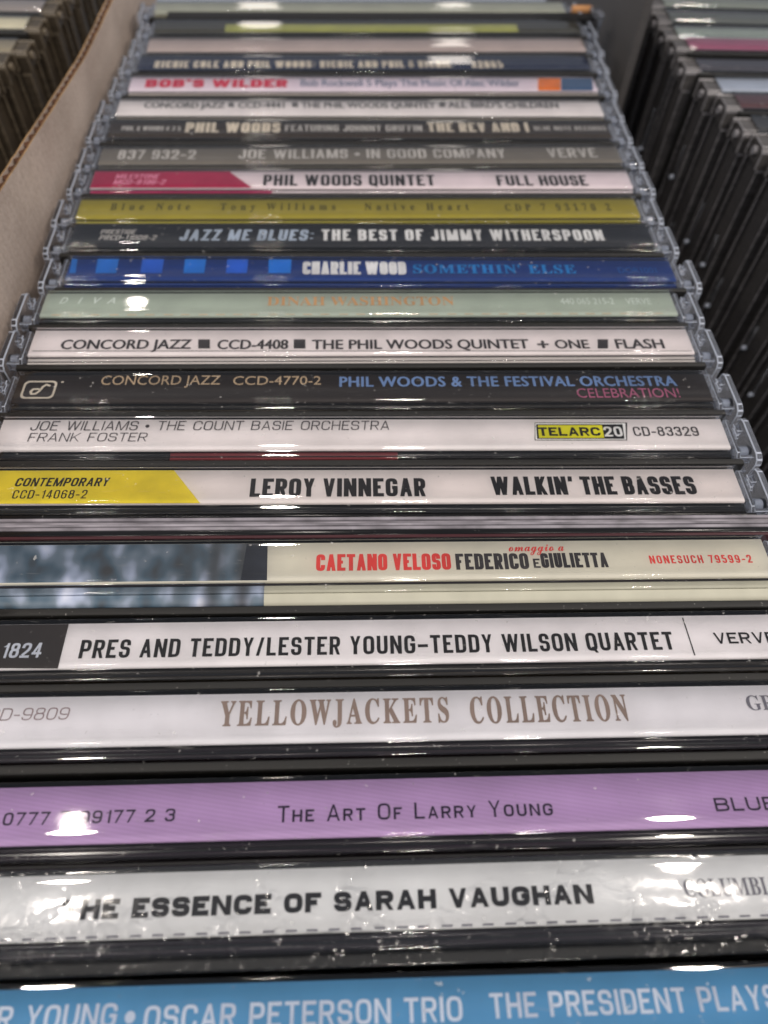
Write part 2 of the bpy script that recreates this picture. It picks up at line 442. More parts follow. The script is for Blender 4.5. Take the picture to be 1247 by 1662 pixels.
# ------------------------------------------------------------------ mesh builder (millimetres in, metres out)
class MB:
    def __init__(self):
        self.v = []; self.f = []; self.s = []; self.m = []
    def add(self, vs, fs, smooth=False, mat=0):
        o = len(self.v)
        self.v += [tuple(p) for p in vs]
        self.f += [tuple(i + o for i in f) for f in fs]
        self.s += [smooth] * len(fs); self.m += [mat] * len(fs)
    def box(self, x0, x1, y0, y1, z0, z1, mat=0):
        vs = [(x, y, z) for x in (x0, x1) for y in (y0, y1) for z in (z0, z1)]
        self.add(vs, [(0, 1, 3, 2), (4, 6, 7, 5), (0, 4, 5, 1), (2, 3, 7, 6), (0, 2, 6, 4), (1, 5, 7, 3)], False, mat)
    def rbox(self, x0, x1, y0, y1, z0, z1, r, seg=2, mat=0):
        bm = bmesh.new()
        bmesh.ops.create_cube(bm, size=1.0)
        for p in bm.verts:
            p.co = ((x0 + x1) / 2 + p.co.x * (x1 - x0), (y0 + y1) / 2 + p.co.y * (y1 - y0), (z0 + z1) / 2 + p.co.z * (z1 - z0))
        bmesh.ops.bevel(bm, geom=bm.edges[:], offset=r, segments=seg, affect='EDGES', profile=0.5)
        self.bm(bm, True, mat)
    def prism_x(self, prof, x0, x1, r=0.25, mat=0, edge=None):
        """closed (y, z) outline pushed along x, all edges rounded"""
        bm = bmesh.new()
        a = [bm.verts.new((x0, y, z)) for y, z in prof]
        f = bm.faces.new(a)
        ex = bmesh.ops.extrude_face_region(bm, geom=[f])
        for g in ex['geom']:
            if isinstance(g, bmesh.types.BMVert): g.co.x = x1
        bmesh.ops.recalc_face_normals(bm, faces=bm.faces[:])
        if edge is not None:
            for f in bm.faces: f.material_index = mat
            res = bmesh.ops.bevel(bm, geom=bm.edges[:], offset=r, segments=1, affect='EDGES', profile=0.5)
            for f in res['faces']: f.material_index = edge
            self.bm(bm, False, None)
            return
        if r > 0:
            bmesh.ops.bevel(bm, geom=bm.edges[:], offset=r, segments=2, affect='EDGES', profile=0.5)
        self.bm(bm, True, mat)
    def cyl_x(self, x0, x1, y, z, r, n=16, mat=0):
        vs = []
        for x in (x0, x1):
            for i in range(n):
                a = 2 * math.pi * i / n
                vs.append((x, y + r * math.cos(a), z + r * math.sin(a)))
        fs = [(i, (i + 1) % n, n + (i + 1) % n, n + i) for i in range(n)]
        self.add(vs, fs, True, mat)
        self.add(vs, [tuple(range(n))[::-1], tuple(range(n, 2 * n))], False, mat)
    def sweep_x(self, prof, x0, x1, nx=1, mat=0, fn=None):
        """open (y, z) profile swept along x; the outward side is up when y runs from far to near"""
        n = len(prof); vs = []
        for i in range(nx + 1):
            x = x0 + (x1 - x0) * i / nx
            for y, z in prof:
                dz = fn(x, y) if fn else 0.0
                vs.append((x, y, z + dz))
        fs = []
        for i in range(nx):
            for j in range(n - 1):
                a = i * n + j
                fs.append((a, a + 1, a + n + 1, a + n))
        self.add(vs, fs, True, mat)
    def bm(self, bm, smooth=False, mat=0):
        bm.verts.index_update()
        if mat is None:
            k = len(self.f); mi = [f.material_index for f in bm.faces]
            self.add([p.co[:] for p in bm.verts], [[p.index for p in f.verts] for f in bm.faces], smooth, 0)
            self.m[k:] = mi
            bm.free(); return
        self.add([p.co[:] for p in bm.verts], [[p.index for p in f.verts] for f in bm.faces], smooth, mat)
        bm.free()
    def build(self, name, mats, parent=None, loc=None, flip=False):
        me = bpy.data.meshes.new(name)
        me.from_pydata([(x * S, y * S, z * S) for x, y, z in self.v], [], [f[::-1] if flip else f for f in self.f])
        for mt in (mats if isinstance(mats, (list, tuple)) else [mats]): me.materials.append(mt)
        me.polygons.foreach_set('use_smooth', self.s)
        me.polygons.foreach_set('material_index', self.m)
        me.update()
        o = bpy.data.objects.new(name, me)
        COL.objects.link(o)
        if parent is not None: o.parent = parent
        if loc: o.location = [c * S for c in loc]
        return o

def link(name, me, parent, loc=None):
    o = bpy.data.objects.new(name, me)
    COL.objects.link(o); o.parent = parent
    if loc: o.location = [c * S for c in loc]
    return o

def arc(cy, cz, r, a0, a1, n=6):
    return [(cy + r * math.cos(math.radians(a0 + (a1 - a0) * i / n)), cz + r * math.sin(math.radians(a0 + (a1 - a0) * i / n))) for i in range(n + 1)]

# ------------------------------------------------------------------ lettering
# grotesque capitals drawn as strokes: (width, [strokes]); a third value 1 rounds that corner
A1 = 1
GLY = {
 'A': (1.05, [[(0, 0), (.5, 1)], [(1, 0), (.5, 1)], [(.2, .27), (.8, .27)]]),
 'B': (1.0, [[(.5, 0), (0, 0), (0, 1), (.97, 1, 1), (.97, .53, 1), (0, .53)], [(.4, .53), (1, .53, 1), (1, 0, 1), (.4, 0)]]),
 'C': (1.0, [[(1, .68), (1, 1, 1), (0, 1, 1), (0, 0, 1), (1, 0, 1), (1, .32)]]),
 'D': (1.0, [[(.5, 0), (0, 0), (0, 1), (1, 1, 1), (1, 0, 1), (.4, 0)]]),
 'E': (.85, [[(1, 1), (0, 1), (0, 0), (1, 0)], [(0, .52), (.9, .52)]]),
 'F': (.82, [[(1, 1), (0, 1), (0, 0)], [(0, .5), (.88, .5)]]),
 'G': (1.03, [[(1, .7), (1, 1, 1), (0, 1, 1), (0, 0, 1), (1, 0, 1), (1, .48), (.55, .48)]]),
 'H': (1.0, [[(0, 0), (0, 1)], [(1, 0), (1, 1)], [(0, .52), (1, .52)]]),
 'I': (0, [[(0, 0), (0, 1)]]),
 'J': (.8, [[(1, 1), (1, 0, 1), (0, 0, 1), (0, .3)]]),
 'K': (1.0, [[(0, 0), (0, 1)], [(1, 1), (.05, .35)], [(.32, .55), (1, 0)]]),
 'L': (.78, [[(0, 1), (0, 0), (1, 0)]]),
 'M': (1.3, [[(0, 0), (0, 1)], [(0.04, 1), (.5, 0)], [(.96, 1), (.5, 0)], [(1, 0), (1, 1)]]),
 'N': (1.02, [[(0, 0), (0, 1)], [(.03, 1), (.97, 0)], [(1, 0), (1, 1)]]),
 'O': (1.03, [[(.5, 1), (1, 1, 1), (1, 0, 1), (0, 0, 1), (0, 1, 1), (.5, 1)]]),
 'P': (.95, [[(0, 0), (0, 1), (1, 1, 1), (1, .43, 1), (0, .43)]]),
 'Q': (1.03, [[(.5, 1), (1, 1, 1), (1, 0, 1), (0, 0, 1), (0, 1, 1), (.5, 1)], [(.55, .22), (1.05, -.1)]]),
 'R': (.98, [[(0, 0), (0, 1), (.98, 1, 1), (.98, .47, 1), (0, .47)], [(.55, .47), (1, 0)]]),
 'S': (.95, [[(.98, .7), (.98, 1, 1), (0, 1, 1), (0, .52, 1), (1, .52, 1), (1, 0, 1), (0, 0, 1), (0, .3)]]),
 'T': (.92, [[(0, 1), (1, 1)], [(.5, 0), (.5, 1)]]),
 'U': (1.0, [[(0, 1), (0, 0, 1), (1, 0, 1), (1, 1)]]),
 'V': (1.0, [[(0, 1), (.5, 0)], [(1, 1), (.5, 0)]]),
 'W': (1.45, [[(0, 1), (.25, 0)], [(.5, 1), (.25, 0)], [(.5, 1), (.75, 0)], [(1, 1), (.75, 0)]]),
 'X': (.98, [[(0, 0), (1, 1)], [(0, 1), (1, 0)]]),
 'Y': (.98, [[(0, 1), (.5, .42)], [(1, 1), (.5, .42)], [(.5, 0), (.5, .5)]]),
 'Z': (.92, [[(0, 1), (1, 1)], [(1, 1), (0, 0)], [(0, 0), (1, 0)]]),
 '0': (.92, [[(.5, 1), (1, 1, 1), (1, 0, 1), (0, 0, 1), (0, 1, 1), (.5, 1)]]),
 '1': (.45, [[(0, .78), (1, .95)], [(1, 0), (1, 1)]]),
 '2': (.92, [[(0, .68), (0, 1, 1), (1, 1, 1), (1, .56, 1), (.1, .1)], [(0, 0), (1, 0)]]),
 '3': (.92, [[(0, .75), (0, 1, 1), (1, 1, 1), (1, .53, 1), (.35, .53)], [(.4, .53), (1, .53, 1), (1, 0, 1), (0, 0, 1), (0, .28)]]),
 '4': (.95, [[(.75, 0), (.75, 1)], [(.68, 1), (0, .27)], [(0, .25), (1, .25)]]),
 '5': (.92, [[(.95, 1), (.08, 1), (.04, .55)], [(.04, .58), (1, .62, 1), (1, 0, 1), (0, 0, 1), (0, .25)]]),
 '6': (.92, [[(.98, .78), (.98, 1, 1), (0, 1, 1), (0, 0, 1), (1, 0, 1), (1, .58, 1), (.1, .58)]]),
 '7': (.88, [[(0, 1), (1, 1)], [(1, .97), (.3, 0)]]),
 '8': (.92, [[(.5, 1), (.95, 1, 1), (.95, .54, 1), (.05, .54, 1), (.05, 1, 1), (.5, 1)], [(.5, .54), (1, .54, 1), (1, 0, 1), (0, 0, 1), (0, .54, 1), (.5, .54)]]),
 '9': (.92, [[(.02, .22), (.02, 0, 1), (1, 0, 1), (1, 1, 1), (0, 1, 1), (0, .42, 1), (.9, .42)]]),
 '-': (.5, [[(0, .4), (1, .4)]]),
 '–': (.9, [[(0, .4), (1, .4)]]),
 '/': (.6, [[(0, 0), (1, 1)]]),
 '.': (0, [[(0, 0), (0, .1)]]),
 ':': (0, [[(0, .08), (0, .2)], [(0, .6), (0, .72)]]),
 "'": (0, [[(0, 1.0), (0, .72)]]),
 '’': (0.1, [[(1, 1.0), (0, .72)]]),
 '•': (.28, [[(.5, .32), (.5, .58)]]),
 '+': (.8, [[(0, .45), (1, .45)], [(.5, .1), (.5, .8)]]),
 '&': (1.1, [[(1, 0), (.18, .72), (.18, 1, 1), (.72, 1, 1), (.72, .68, 1), (0, .4, 1), (0, 0, 1), (.85, 0, 1), (1, .45)]]),
 '!': (0, [[(0, .3), (0, 1)], [(0, 0), (0, .1)]]),
}

def stroke_poly(mb, pts, t, z):
    """pts in mm; ribbon of width t (horizontals a touch thinner); ends on a diagonal are cut level"""
    n = len(pts)
    L = []; Rr = []
    for i in range(n):
        x, y = pts[i]
        if i == 0: d1 = d2 = (pts[1][0] - x, pts[1][1] - y)
        elif i == n - 1: d1 = d2 = (x - pts[i - 1][0], y - pts[i - 1][1])
        else: d1 = (x - pts[i - 1][0], y - pts[i - 1][1]); d2 = (pts[i + 1][0] - x, pts[i + 1][1] - y)
        def nrm(d):
            l = math.hypot(*d) or 1e-9
            return (-d[1] / l, d[0] / l)
        n1, n2 = nrm(d1), nrm(d2)
        mx, my = n1[0] + n2[0], n1[1] + n2[1]
        l = math.hypot(mx, my) or 1e-9
        mx, my = mx / l, my / l
        k = 1.0 / max(0.5, mx * n1[0] + my * n1[1])
        ox, oy = mx * k * t / 2, my * k * t * 0.86 / 2
        if n == 2 and abs(d1[1]) > abs(d1[0]) * 0.35:      # slanting or upright single stroke: level cut
            ln = math.hypot(*d1)
            ox = -math.copysign(t / 2 * (1.0 if abs(d1[0]) < 1e-6 else 0.86), d1[1]); oy = 0.0
        L.append((x + ox, y + oy, z)); Rr.append((x - ox, y - oy, z))
    fs = [(i, n + i, n + i + 1, i + 1) for i in range(n - 1)]
    mb.add(L + Rr, fs)

def round_path(raw, rx, ry):
    out = []
    n = len(raw)
    for i, p in enumerate(raw):
        if len(p) > 2 and 0 < i < n - 1:
            a = raw[i - 1]; b = raw[i + 1]
            def toward(q, other):
                dx, dy = q[0] - p[0], q[1] - p[1]
                l = math.hypot(dx, dy) or 1e-9
                lim = rx if abs(dx) > abs(dy) else ry
                half = l / 2 if len(other) > 2 else l * 0.98
                r = min(lim, half)
                return (p[0] + dx / l * r, p[1] + dy / l * r)
            s, e = toward(a, a), toward(b, b)
            K = 5
            for j in range(K + 1):
                u = j / K
                c = 0.30           # pulled toward the corner more than a plain quadratic curve
                x = (1 - u) ** 2 * s[0] + 2 * u * (1 - u) * p[0] + u * u * e[0]
                y = (1 - u) ** 2 * s[1] + 2 * u * (1 - u) * p[1] + u * u * e[1]
                out.append((x + (p[0] - x) * c * 4 * u * (1 - u) * 0.5, y + (p[1] - y) * c * 4 * u * (1 - u) * 0.5))
        else:
            out.append((p[0], p[1]))
    res = [out[0]]
    for q in out[1:]:
        if math.hypot(q[0] - res[-1][0], q[1] - res[-1][1]) > 1e-4: res.append(q)
    return res

EXTRA = {'W': 0.9, 'M': 0.45, 'N': 0.15, 'A': 0.1, 'V': 0.1}
def stroke_text(mb, s, x0, x1, yb, h, t, shear, gap, z, small=None):
    T = t * h
    sc = []
    for ch in s:
        f = 1.0
        if small and ch.islower(): f = small
        sc.append(f)
    up = s.upper()
    unit = 0.0; fixed = 0.0
    for ch, f in zip(up, sc):
        if ch == ' ': unit += 0.62; continue
        w = GLY[ch][0] * f
        unit += w; fixed += T * (1 + EXTRA.get(ch, 0))
    unit += gap * (len(s) - 1)
    fixed += 0.05 * h * (len(s) - 1) * 0
    u = max(0.05, (x1 - x0 - fixed) / unit)
    x = x0
    k = 0
    for ch, f in zip(up, sc):
        if ch == ' ':
            x += 0.62 * u + gap * u; continue
        w, strokes = GLY[ch]
        w = w * f * u + T * EXTRA.get(ch, 0); hh = h * f
        ti = T * 0.86
        if ch == '•':
            r = h * 0.17; cx = x + T / 2 + w / 2
            mb.add([(cx + r * math.cos(a * math.pi / 8), yb + h * 0.45 + r * math.sin(a * math.pi / 8), z) for a in range(16)], [tuple(range(16))])
            strokes = []
        for st in strokes:
            raw = []
            single = len(st) == 2
            for p in st:
                yy = p[1]
                px = x + T / 2 + p[0] * w
                vert = single and abs(st[0][1] - st[1][1]) > 0.2
                if vert or ((p is st[0] or p is st[-1]) and yy in (0, 1) and abs((st[1] if p is st[0] else st[-2])[0] - p[0]) < 1e-6):
                    py = yy * hh                                    # upright ends reach the full height
                else:
                    py = ti / 2 + yy * (hh - ti)
                nb = (st[1] if p is st[0] else st[-2]) if (p is st[0] or p is st[-1]) else None
                if nb is not None and abs(nb[1] - p[1]) < 0.06 and p[0] in (0, 1) and len(nb) == 2:
                    px += math.copysign(T / 2, p[0] - nb[0])        # bars reach the full width
                raw.append((px, py) + ((1,) if len(p) > 2 else ()))
            ry = min(hh * 0.34, max(w * 0.62, hh * 0.16))
            pts = round_path(raw, w * 0.5, ry) if any(len(p) > 2 for p in raw) else [(q[0], q[1]) for q in raw]
            pts = [(px + shear * py, py + yb) for px, py in pts]
            stroke_poly(mb, pts, T, z + 0.0012 * (k % 9)); k += 1
        x += T + w + gap * u

def math_bold(s):
    o = ''
    for ch in s:
        if 'A' <= ch <= 'Z': o += chr(0x1D400 + ord(ch) - 65)
        elif 'a' <= ch <= 'z': o += chr(0x1D41A + ord(ch) - 97)
        elif '0' <= ch <= '9': o += chr(0x1D7CE + ord(ch) - 48)
        else: o += ch
    return o
def math_script(s):
    return ''.join(chr(0x1D4EA + ord(c) - 97) if 'a' <= c <= 'z' else c for c in s)

def font_text(mb, s, x0, x1, yb, h, shear, bold, z, space=1.0, cap=0.69):
    cu = bpy.data.curves.new('lettering_source', 'FONT')
    cu.body = s; cu.resolution_u = 3; cu.space_character = space
    ob = bpy.data.objects.new('lettering_source', cu)
    COL.objects.link(ob)
    bpy.context.view_layer.update()
    ev = ob.evaluated_get(bpy.context.evaluated_depsgraph_get())
    me = ev.to_mesh()
    vs = [p.co.copy() for p in me.vertices]
    fs = [tuple(p.vertices) for p in me.polygons]
    ev.to_mesh_clear()
    bpy.data.objects.remove(ob); bpy.data.curves.remove(cu)
    if not vs: return
    ax, bx = min(p.x for p in vs), max(p.x for p in vs)
    b = bold * h
    kx = (x1 - x0 - 2 * b) / (bx - ax); ky = h / cap
    offs = [(0, 0)] if bold <= 0 else [(-b, 0), (b, 0), (0, b * 0.5), (0, -b * 0.5)]
    for i, (ox, oy) in enumerate(offs):
        mb.add([(x0 + b + (p.x - ax) * kx + ox + shear * p.y * ky, yb + p.y * ky + oy, z + 0.0015 * i) for p in vs], fs)

STY = {  # stroke styles: (stroke weight / cap height, slant, letter gap)
 'h': (.175, 0, .26), 'h2': (.20, 0, .26), 'hb': (.325, 0, .20), 'c': (.185, 0, .36), 'cb': (.18, .05, .26), 'cx': (.215, 0, .26), 'cs': (.18, 0, .62),
 'bi': (.20, .14, .24), 'ci': (.14, .02, .40), 'bi0': (.15, .18, .3), 'cxi': (.20, .10, .40), 'cxi0': (.17, 0, .34), 'cxw': (.20, 0, .50), 'obl': (.105, .09, .24),
 'wn': (.15, 0, .28), 'wn2': (.16, 0, .34), 'wb': (.21, 0, .34), 'bw': (.30, 0, .22), 'tel': (.25, .0, .18), 'cp': (.18, 0, .30), 'cp1': (.18, 0, .26),
}
def write(mb, s, style, x0, x1, yb, h, z):
    if style in STY:
        if any(c.islower() for c in s): font_text(mb, s, x0, x1, yb, h, 0, .02, z)
        else:
            t, sh, gp = STY[style]
            stroke_text(mb, s, x0, x1, yb, h, t, sh, gp, z, .74 if style == 'cp1' else None)
    elif style == 'sc': stroke_text(mb, s, x0, x1, yb, h, .155, 0, .30, z, small=.74)
    elif style == 'g': font_text(mb, s, x0, x1, yb, h, 0, .042, z)
    elif style == 'gl': font_text(mb, s, x0, x1, yb, h, 0, 0, z)
    elif style == 'gb': font_text(mb, s, x0, x1, yb, h, 0, .040, z, 1.08)
    elif style == 'g0': font_text(mb, s, x0, x1, yb, h, 0, 0, z)
    elif style == 'g0i': font_text(mb, s, x0, x1, yb, h, .25, 0.02, z)
    elif style == 's': font_text(mb, math_bold(s), x0, x1, yb, h, 0, 0, z)
    elif style == 'sy': font_text(mb, math_bold(s), x0, x1, yb, h, 0, .016, z, 1.3)
    elif style == 'ws': font_text(mb, math_bold(s), x0, x1, yb, h, 0, .03, z, 1.15)
    elif style == 'sw': font_text(mb, math_bold(s), x0, x1, yb, h, 0, .02, z, 1.9)
    elif style == 'scr': font_text(mb, math_script(s), x0, x1, yb, h, 0, 0.015, z, 1.0, .40)
    elif style == 'dot':
        cx, cy, r = (x0 + x1) / 2, yb + h / 2, (x1 - x0) / 2
        mb.add([(cx + r * math.cos(a * math.pi / 12), cy + r * math.sin(a * math.pi / 12), z) for a in range(24)], [tuple(range(24))])

# ------------------------------------------------------------------ shared parts of a jewel case
W = 59.15        # half the printed spine
TH = 10.25       # thickness of a case
DEEP = -139.0

def shell_prof(th=TH):
    p = [(-0.02, -4.0)] + arc(-0.42, -0.42, 0.40, 0, 90, 5)
    p += [(-1.6, -0.015), (-3.6, -0.012), (-5.6, -0.015)] + arc(-6.72, -0.32, 0.33, 88, 168, 5)[:4]
    p += [(-7.18, -0.34), (-7.35, -0.36)] + [(-7.9, -0.33), (-8.35, -0.36)] + arc(-8.55, -0.66, 0.30, 88, 180, 4)
    return p + [(-8.86, -4.0)]

def build_shell(nx=1):
    mb = MB()
    mb.sweep_x(shell_prof(), -W - 0.5, W + 0.5, nx)
    return mb
def mesh_of(mb, name, mats, flip=False):
    o = mb.build(name, mats, None, None, flip)
    me = o.data
    bpy.data.objects.remove(o)
    return me

ME_SHELL = mesh_of(build_shell(), 'clear_shell', SHELL, False)

mb = MB()     # black tray with its moulded rails
mb.box(-W - 0.1, W + 0.1, -0.62, -8.7, DEEP, -1.75)
mb.box(-W - 0.1, W + 0.1, -7.75, -7.95, -1.74, -1.25)
ME_TRAY = mesh_of(mb, 'tray', BLACK)

mb = MB()     # front lid, its matt edge lies level with the spine
mb.prism_x([(-8.98, DEEP), (-8.98, -0.75), (-9.12, -0.55), (-10.05, -0.55), (-10.2, -0.75), (-10.2, DEEP)], -W - 1.3, W + 1.3, 0.12)
ME_LID = mesh_of(mb, 'lid', GREYLID)

mb = MB()     # inner reflection of the far wall
mb.add([(-W, -0.40, -0.10), (W, -0.40, -0.10), (W, -0.37, -0.62), (-W, -0.37, -0.62)], [(0, 1, 2, 3)])
ME_MIRROR = mesh_of(mb, 'spine_wall', MIRROR)

mb = MB()
mb.add([(-W, -0.40, -0.32), (W, -0.40, -0.32), (W, -0.37, -0.60), (-W, -0.37, -0.60)], [(0, 1, 2, 3)])
ME_MIRROR_LOW = mesh_of(mb, 'spine_wall', MIRROR)

mb = MB()     # hinge arm (right end; mirrored for the left)
a0 = W + 0.55
mb.prism_x([(-0.15, -8.0), (-0.12, -1.25), (-0.55, -0.45), (-1.4, -0.10), (-8.3, -0.08), (-9.4, -0.55), (-9.85, -1.4), (-9.9, -8.0)], a0 + 2.95, a0 + 4.0, 0.16, 0, 1)
mb.prism_x([(-0.7, -4.5), (-0.6, -0.9), (-1.2, -0.25), (-8.0, -0.30), (-8.8, -1.0), (-8.8, -4.5)], a0 + 0.05, a0 + 0.62, 0.09, 0, 1)
mb.prism_x([(-2.4, -3.8), (-2.3, -0.9), (-2.8, -0.5), (-4.2, -0.5), (-4.6, -0.9), (-4.7, -3.8)], a0 + 1.15, a0 + 1.6, 0.08, 0, 1)
mb.cyl_x(a0 + 0.6, a0 + 2.95, -6.75, -1.9, 1.15, 20)
mb.cyl_x(a0 + 1.3, a0 + 2.6, -6.75, -1.9, 0.62, 14, 1)
mb.prism_x([(-1.2, -2.5), (-1.2, -1.0), (-2.9, -1.0), (-2.9, -2.5)], a0 + 1.7, a0 + 2.9, 0.1, 0, 1)
mb.prism_x([(-8.0, -2.6), (-8.0, -0.9), (-8.6, -0.9), (-8.6, -2.6)], a0 + 0.7, a0 + 2.9, 0.08, 0, 1)
mb.prism_x([(-0.9, -4.7), (-0.9, -4.1), (-8.9, -4.1), (-8.9, -4.7)], a0 + 0.1, a0 + 3.0, 0.1, 0, 1)
ME_HINGE_R = mesh_of(mb, 'hinge_arm', [SOLID, FROST])
for i in range(len(mb.v)): mb.v[i] = (-mb.v[i][0],) + mb.v[i][1:]
ME_HINGE_L = mesh_of(mb, 'hinge_arm', [SOLID, FROST], True)
# neighbouring rows: the outer corner of the case ends
mb = MB()
for p, q, xe in ((-0.3, -1.5, 4.0), (-1.9, -7.4, 3.3), (-7.75, -8.95, 3.9)):
    mb.prism_x([(p, -5.2), (p, -1.0), (p - 0.35, -0.5), (q + 0.35, -0.5), (q, -1.0), (q, -5.2)], a0 - 0.5, a0 + xe, 0.16, 0, 1)
mb.cyl_x(a0 + 3.2, a0 + 4.1, -4.6, -2.6, 1.0, 14, 1)
ME_EAR_R = mesh_of(mb, 'hinge_arm', [SIDE2, EDGE2])
for i in range(len(mb.v)): mb.v[i] = (-mb.v[i][0],) + mb.v[i][1:]
ME_EAR_L = mesh_of(mb, 'hinge_arm', [SIDE_TOP, EDGE], True)

def end_wall(side, mat, edge):
    mb = MB()
    xa, xb = W + 0.5, W + 3.9
    y = [(-0.3, -1.5), (-1.9, -7.4), (-7.75, -8.95)]
    for i, (p, q) in enumerate(y):
        x2 = xb - (0.0, 0.9, 0.15)[i]
        mb.prism_x([(p, DEEP), (p, -5.6), (p - 0.3, -5.0), (q + 0.3, -5.0), (q, -5.6), (q, DEEP)], xa, x2, 0.14, 0, 1)
    if side < 0:
        for i in range(len(mb.v)): mb.v[i] = (-mb.v[i][0],) + mb.v[i][1:]
    return mesh_of(mb, 'end_wall', [mat, edge], side < 0)
ME_END_R = end_wall(1, SIDE, EDGE); ME_END_L = end_wall(-1, SIDE, EDGE)
ME_END_R2 = end_wall(1, SIDE2, EDGE2)

def empty(name, label, cat, group, loc, yaw, pitch=0.0, roll=0.0):
    o = bpy.data.objects.new(name, None)
    COL.objects.link(o)
    o.empty_display_size = 0.01
    o.location = [c * S for c in loc]
    o.rotation_euler = (pitch, roll, yaw)
    o['label'] = label; o['category'] = cat
    if group: o['group'] = group
    return o

def band_part(root, segs, near=-8.72, mat_default=None, z=-1.12):
    """the strip of booklet or tray seen through the clear box below the printed spine"""
    mb = MB(); mats = []
    for xa, xb, m in segs:
        mats.append(m)
        mb.sweep_x([(-7.06, z - 0.3), (-7.1, z), (-7.7, z - 0.10), (-7.75, z - 0.32), (-7.95, z - 0.32), (-8.0, z - 0.12), (-8.5, z - 0.2), (near, z - 0.7)], xa, xb, 1, len(mats) - 1)
    return mb.build('inner_strip', mats, root)

GROUP = 'CD jewel cases filed in the middle row of the box'
LAB = {
 'R1': ('cd_case', 'sky blue spine reading OSCAR PETERSON TRIO, nearest to the camera'),
 'R2': ('cd_case', 'shrink-wrapped white spine reading THE ESSENCE OF SARAH VAUGHAN'),
 'R3': ('cd_case', 'lilac purple spine reading THE ART OF LARRY YOUNG'),
 'R4': ('cd_case', 'white spine with tall bronze letters YELLOWJACKETS COLLECTION'),
 'R5': ('cd_case', 'white and black spine reading PRES AND TEDDY/LESTER YOUNG'),
 'R6': ('cd_case', 'cream spine with blurry blue photo strip and red CAETANO VELOSO'),
 'R8': ('cd_case', "yellow and white spine reading LEROY VINNEGAR WALKIN' THE BASSES"),
 'R9': ('cd_case', 'white spine with yellow and black TELARC 20 box'),
 'R10': ('cd_case', 'dark brown spine with square note emblem, reading FESTIVAL ORCHESTRA'),
 'R11': ('cd_case', 'white spine reading THE PHIL WOODS QUINTET + ONE, FLASH, with black squares'),
 'R12': ('cd_case', 'pale green spine reading DINAH WASHINGTON in orange'),
 'R13': ('cd_case', 'dark blue spine with bright blue blocks reading CHARLIE WOOD'),
 'R14': ('cd_case', 'charcoal spine reading JAZZ ME BLUES, THE BEST OF JIMMY WITHERSPOON'),
 'R15': ('cd_case', 'mustard yellow spine reading Tony Williams Native Heart'),
 'R16': ('cd_case', 'white spine with magenta left end reading FULL HOUSE'),
 'R17': ('cd_case', 'grey spine reading JOE WILLIAMS IN GOOD COMPANY'),
 'R18': ('cd_case', 'dark brown spine with cream letters THE REV AND I'),
 'R19': ('cd_case', "white spine with small grey letters ending ALL BIRD'S CHILDREN"),
 'R20': ('cd_case', "white spine with red BOB'S WILDER and orange block at right"),
 'R21': ('cd_case', 'navy blue spine with cream letters RICHIE COLE AND PHIL WOODS'),
 'R22': ('cd_case', 'pinkish grey spine without readable title, behind the navy one'),
 'R23': ('cd_case', 'olive brown spine with long pale green title block'),
 'R24': ('cd_case', 'pale grey-green spine at the very top edge, farthest of the row'),
}
BASE = {  # spine paper colour and the strip under it
 'R1': (rgb(86, 146, 186), BLACK), 'R2': (rgb(228, 230, 232), PLUM), 'R3': (rgb(178, 148, 190), PLUM), 'R4': (rgb(216, 214, 218), PLUM),
 'R5': (rgb(222, 218, 220), OLIVEB), 'R6': (rgb(204, 200, 186), None), 'R8': (rgb(214, 206, 204), BLACK), 'R9': (rgb(218, 212, 212), None),
 'R10': (rgb(40, 33, 30), OLIVEB), 'R11': (rgb(220, 212, 212), None), 'R12': (rgb(166, 176, 164), BLACK), 'R13': (rgb(20, 52, 118), None),
 'R14': (rgb(36, 38, 44), BLACK), 'R15': (rgb(148, 136, 40), None), 'R16': (rgb(214, 202, 206), None), 'R17': (rgb(112, 106, 98), None),
 'R18': (rgb(48, 38, 30), OLIVEB), 'R19': (rgb(212, 206, 206), None), 'R20': (rgb(210, 198, 208), None), 'R21': (rgb(30, 40, 66), BLACK),
 'R22': (rgb(172, 158, 154), OLIVEB), 'R23': (rgb(58, 56, 46), BLACK), 'R24': (rgb(160, 162, 148), None),
}

